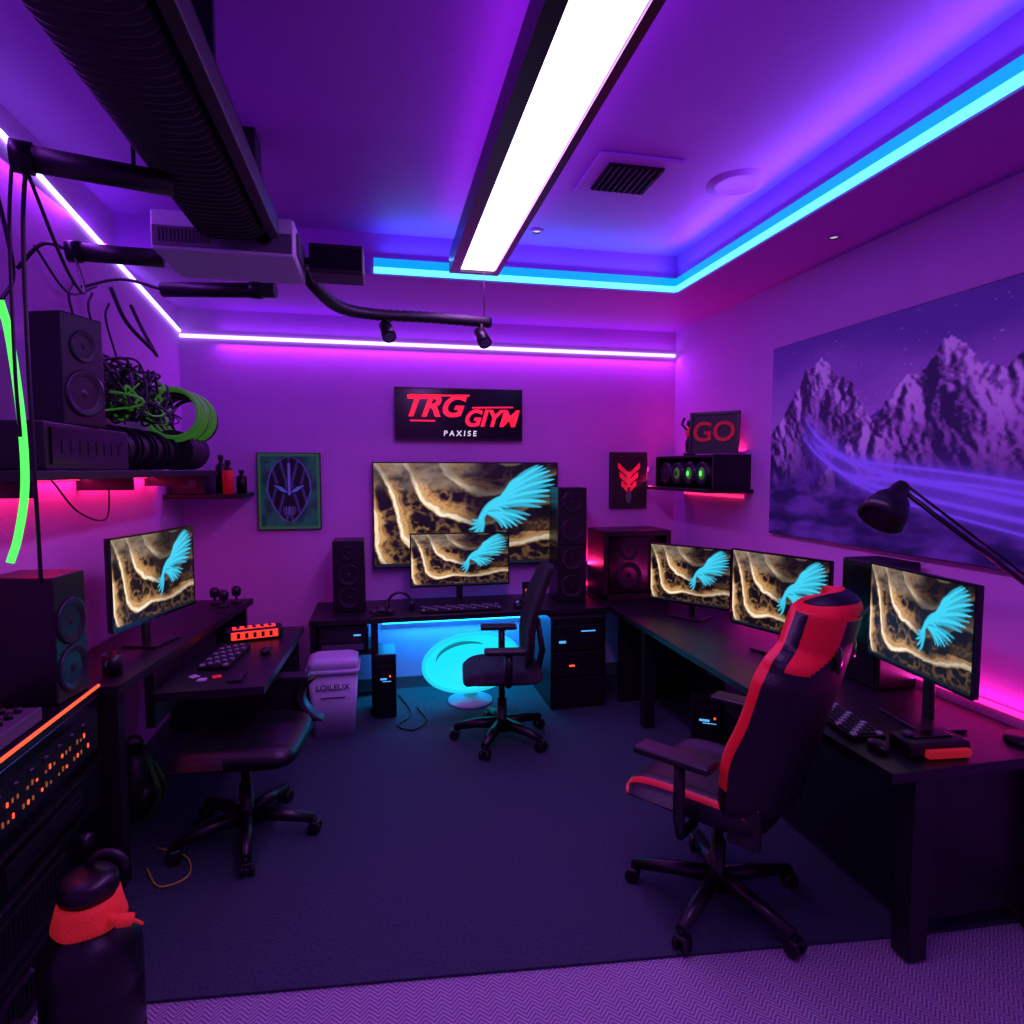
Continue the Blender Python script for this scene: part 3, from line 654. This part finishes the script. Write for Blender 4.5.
mb.tube(bez([(-1.42,3.1,1.76),(-1.4,3.3,1.6),(-1.4,3.6,1.55),(-1.42,3.7,1.76)],10),.005,M_black,6)
mb.make()
mb=MB('insulated_jug',Matrix.Translation((-.84,1.93,.001)))
mb.lathe([(0,0),(.12,0),(.13,.02),(.13,.14),(.125,.15),(.13,.16),(.13,.30),(.125,.31),(.13,.32),(.13,.40),(.124,.44),(.105,.475),(.072,.50),(.070,.51),(.070,.58),(.076,.585),(.076,.62),(.064,.635),(.03,.642),(0,.643)],M_satin,40)
mb.tube([(.05*math.cos(a)+.035,.035,.625+.05*math.sin(a)) for a in [math.pi*i/16 for i in range(17)]],.012,M_black)
mb.lathe([(.071,.575),(.080,.57),(.086,.545),(.092,.515),(.094,.50),(.088,.497),(.071,.505)],M_redfab,48,wob=lambda a,z:1+.02*math.sin(a*6+z*50))
mb.tube(bez([(.075,-.05,.53),(.10,-.075,.535),(.135,-.07,.53),(.155,-.05,.50)],8),[.012]*9+[.018]*8+[.005]*8,M_redfab,8)
mb.tube(bez([(-.11,-.07,.43),(-.17,-.11,.35),(-.17,-.11,.2),(-.11,-.07,.08)],8),.012,M_black);mb.make()
mb=MB('green_backpack',Matrix.Translation((-1.24,3.4,.013)));mb.sph((0,0,.2),(.10,.12,.2),M_black);mb.sph((.06,-.03,.14),(.045,.08,.08),M_black);mb.tube(bez([(.08,-.09,.05),(.12,-.06,.14),(.09,-.04,.26),(.02,-.02,.38)],8),.012,M_dgreen);mb.tube(bez([(.08,.05,.05),(.12,.03,.14),(.09,.02,.26),(.02,.0,.38)],8),.012,M_dgreen);mb.torus((0,0,.40),.035,.01,M_dgreen,ax='y');mb.make()
# ------------------------------------------------------------ chairs
def base(mb,a0=0,R=.32):
    mb.lathe([(.0,.06),(.05,.06),(.055,.12),(.03,.14),(.03,.26),(.02,.26),(.02,.40),(0,.40)],M_satin,24)
    for i in range(5):
        a=a0+2*math.pi*i/5;d=V((math.cos(a),math.sin(a),0));p=V((-math.sin(a),math.cos(a),0))
        mb.tube([d*.03+V((0,0,.105)),d*.16+V((0,0,.10)),d*R+V((0,0,.075))],[.036,.030,.022],M_satin,10)
        mb.cyl(d*R+V((0,0,.08)),d*R+V((0,0,.045)),.01,M_metal)
        c=d*R+V((0,0,.030)) + p*.006
        for q in (-.02,.02): mb.cyl(c+p*(q-.009),c+p*(q+.009),.030,M_black,seg=18)
        mb.box(c+V((0,0,.022)),(.045,.05,.02),M_satin,.006,rot=(0,0,a))
    mb.box((0,0,.405),(.2,.24,.03),M_metal,.006);mb.tube([(.1,0,.4),(.24,.02,.40)],.007,M_metal)
def prof(L,v):
    for (a,b),(c,d) in zip(L,L[1:]):
        if v<=c: t=(v-a)/(c-a);t=t*t*(3-2*t);return b+(d-b)*t
    return L[-1][1]
def seat(mb,w,d,z,T,bol,mf,y0=0):
    def e(u,v): return (1-abs(u)**6)*(1-abs(v)**6)
    def xy(u,v):
        k=1-.10*abs(v)**6;kk=1-.10*abs(u)**6;return (w*u*k,y0+d*v*kk)
    def top(u,v):
        x,y=xy(u,v);return (x,y,z+T*(e(u,v)**.5)+bol*ss(.55,.85,abs(u))*(e(u,v)**.5)+(-.02*max(0,v)**3))
    def bot(u,v):
        x,y=xy(u,v);return (x,y,z-.03*(e(u,v)**.5))
    mb.shell(28,28,top,bot,mf)
def arm(mb,x,z,ln=.26,y=.02,w=.085):
    mb.box((x,y,z),(w,ln,.03),M_black,.012)
    mb.tube([(x*.62,y-.02,.425),(x*.95,y-.02,.43),(x,y-.02,.5),(x,y-.02,z-.01)],[.018,.02,.022,.022],M_satin,10)
def gaming(name,M,a0):
    mb=MB(name,M);base(mb,a0,.35);mb.cyl((0,0,.38),(0,0,.45),.025,M_satin)
    seat(mb,.28,.29,.48,.06,.04,lambda u,v,s:M_red if ((.84<abs(u)<.95 and s==0) or (v>.95 and abs(u)>.4)) else M_leather,.03)
    W=[(-1,.28),(-.5,.32),(-.1,.33),(.25,.335),(.42,.30),(.56,.215),(.8,.21),(1,.18)]
    z0,z1=.49,1.39;th=math.radians(15)
    def P(u,v,s):
        ed=(1-abs(u)**6)*(1-abs(v)**14);w=prof(W,v)*(1-.25*max(0,abs(v)-.85)/.15*(abs(u)**2 if v>0 else .3))
        h=(z1-z0)*(v+1)/2
        if v>.85: h-=.05*abs(u)**3*(v-.85)/.15
        bow=.08*u*u
        if s==0: y=.045*ed**.5+bow+.04*ss(.6,.85,abs(u))*ed**.5*(1-ss(.3,.6,v)*.6)+.02*math.exp(-((v+.45)/.25)**2)
        else: y=-.085*ed**.5+bow
        yy=-.20+y*math.cos(th)-h*math.sin(th);zz=z0+h*math.cos(th)+y*math.sin(th);return (w*u,yy,zz)
    def mf(u,v,s):
        if s==0:
            if v>.40: return M_red if (.5<abs(u) or v>.9) else M_leather
            return M_red if (.84<abs(u)<.985 and v>-.72+.0*u) else M_leather
        if v>.40: return M_red if ((.50+.25*ss(.6,.4,v)<abs(u)<.97 and v<.93) or .84<v<.95) else M_leather
        return M_leather
    mb.shell(56,84,lambda u,v:P(u,v,0),lambda u,v:P(u,v,1),mf)
    for x in (-.42,.42):
        for s,o in ((0,.004),(1,-.004)):
            p=V(P(x,.52,s));mb.sph((p.x,p.y+o,p.z),(.03,.012,.05),M_gloss)
    mb.sph((0,-.25,.65),(.15,.05,.07),M_leather)
    p=V(P(0,.885,1));mb.text('CERXUS',.045,M_ring,frame((p.x,p.y-.006,p.z),(0,-math.cos(th),-math.sin(th)-.1)),.001)
    for x in (-.235,.235): mb.box((x,-.19,.50),(.03,.12,.16),M_satin,.01)
    for x in (-.35,.35): arm(mb,x,.73,.30,.03,.1)
    return mb.make()
def face(x,y,dx,dy):
    return Matrix.Translation((x,y,.012))@Matrix.Rotation(math.atan2(dy,dx)-math.pi/2,4,'Z')
gaming('gaming_chair',face(1.35,2.24,-.60,.80),.65)
mb=MB('office_chair',face(.77,3.95,-1,.12)@Matrix.Scale(1.08,4));base(mb,.2,.29);seat(mb,.24,.24,.43,.05,.01,lambda u,v,s:M_fab)
W=[(-1,.15),(-.4,.22),(.3,.23),(1,.18)]
def P(u,v,s):
    ed=(1-abs(u)**6)*(1-abs(v)**8);w=prof(W,v);h=.60*(v+1)/2
    y=-.18-.14*(v+1)/2+.05*u*u+.05*math.sin((v+1)*1.5)+(.022 if s==0 else -.022)*ed**.5
    return (w*u*(1-.2*max(0,abs(v)-.8)/.2*u*u),y,.48+h)
mb.shell(20,30,lambda u,v:P(u,v,0),lambda u,v:P(u,v,1),lambda u,v,s:M_fab)
mb.tube([(0,-.1,.41),(0,-.22,.42),(0,-.25,.55),(0,-.22,.75)],[.02,.024,.02,.015],M_satin)
for x in (-.28,.28): arm(mb,x,.63,.24,.0)
mb.make()
mb=MB('desk_stool',face(-.66,3.13,-1,.1)@Matrix.Scale(1.04,4));base(mb,.9,.31);seat(mb,.27,.28,.45,.055,.02,lambda u,v,s:M_leather)
mb.box((.28,-.08,.665),(.085,.32,.035),M_black,.014)
mb.shell(8,16,lambda u,v:(.28+.035*u,-.22+.05*math.sin((v+1)*1.2)+.016-.05*v*v,.44+.11*(v+1)),lambda u,v:(.28+.035*u,-.26+.05*math.sin((v+1)*1.2)-.05*v*v,.44+.11*(v+1)),lambda u,v,s:M_satin)
mb.tube([(.1,-.05,.42),(.28,-.22,.43),(.28,-.25,.48)],.02,M_satin);mb.make()
# ------------------------------------------------------------ world, camera
w=bpy.data.worlds.new('world');bpy.context.scene.world=w;w.use_nodes=True
w.node_tree.nodes['Background'].inputs[0].default_value=(.1,.02,.2,1);w.node_tree.nodes['Background'].inputs[1].default_value=.3
try: bpy.context.scene.view_settings.view_transform='Standard'
except Exception as e: print(e)
F=620;th=math.radians(12);ph=math.radians(3.87)
cam=bpy.data.cameras.new('camera');co=bpy.data.objects.new('camera',cam);bpy.context.collection.objects.link(co)
co.location=(0,0,1.8);co.rotation_euler=(math.pi/2-ph,0,-th);cam.lens=36*F/1024;cam.clip_start=.02;bpy.context.scene.camera=co
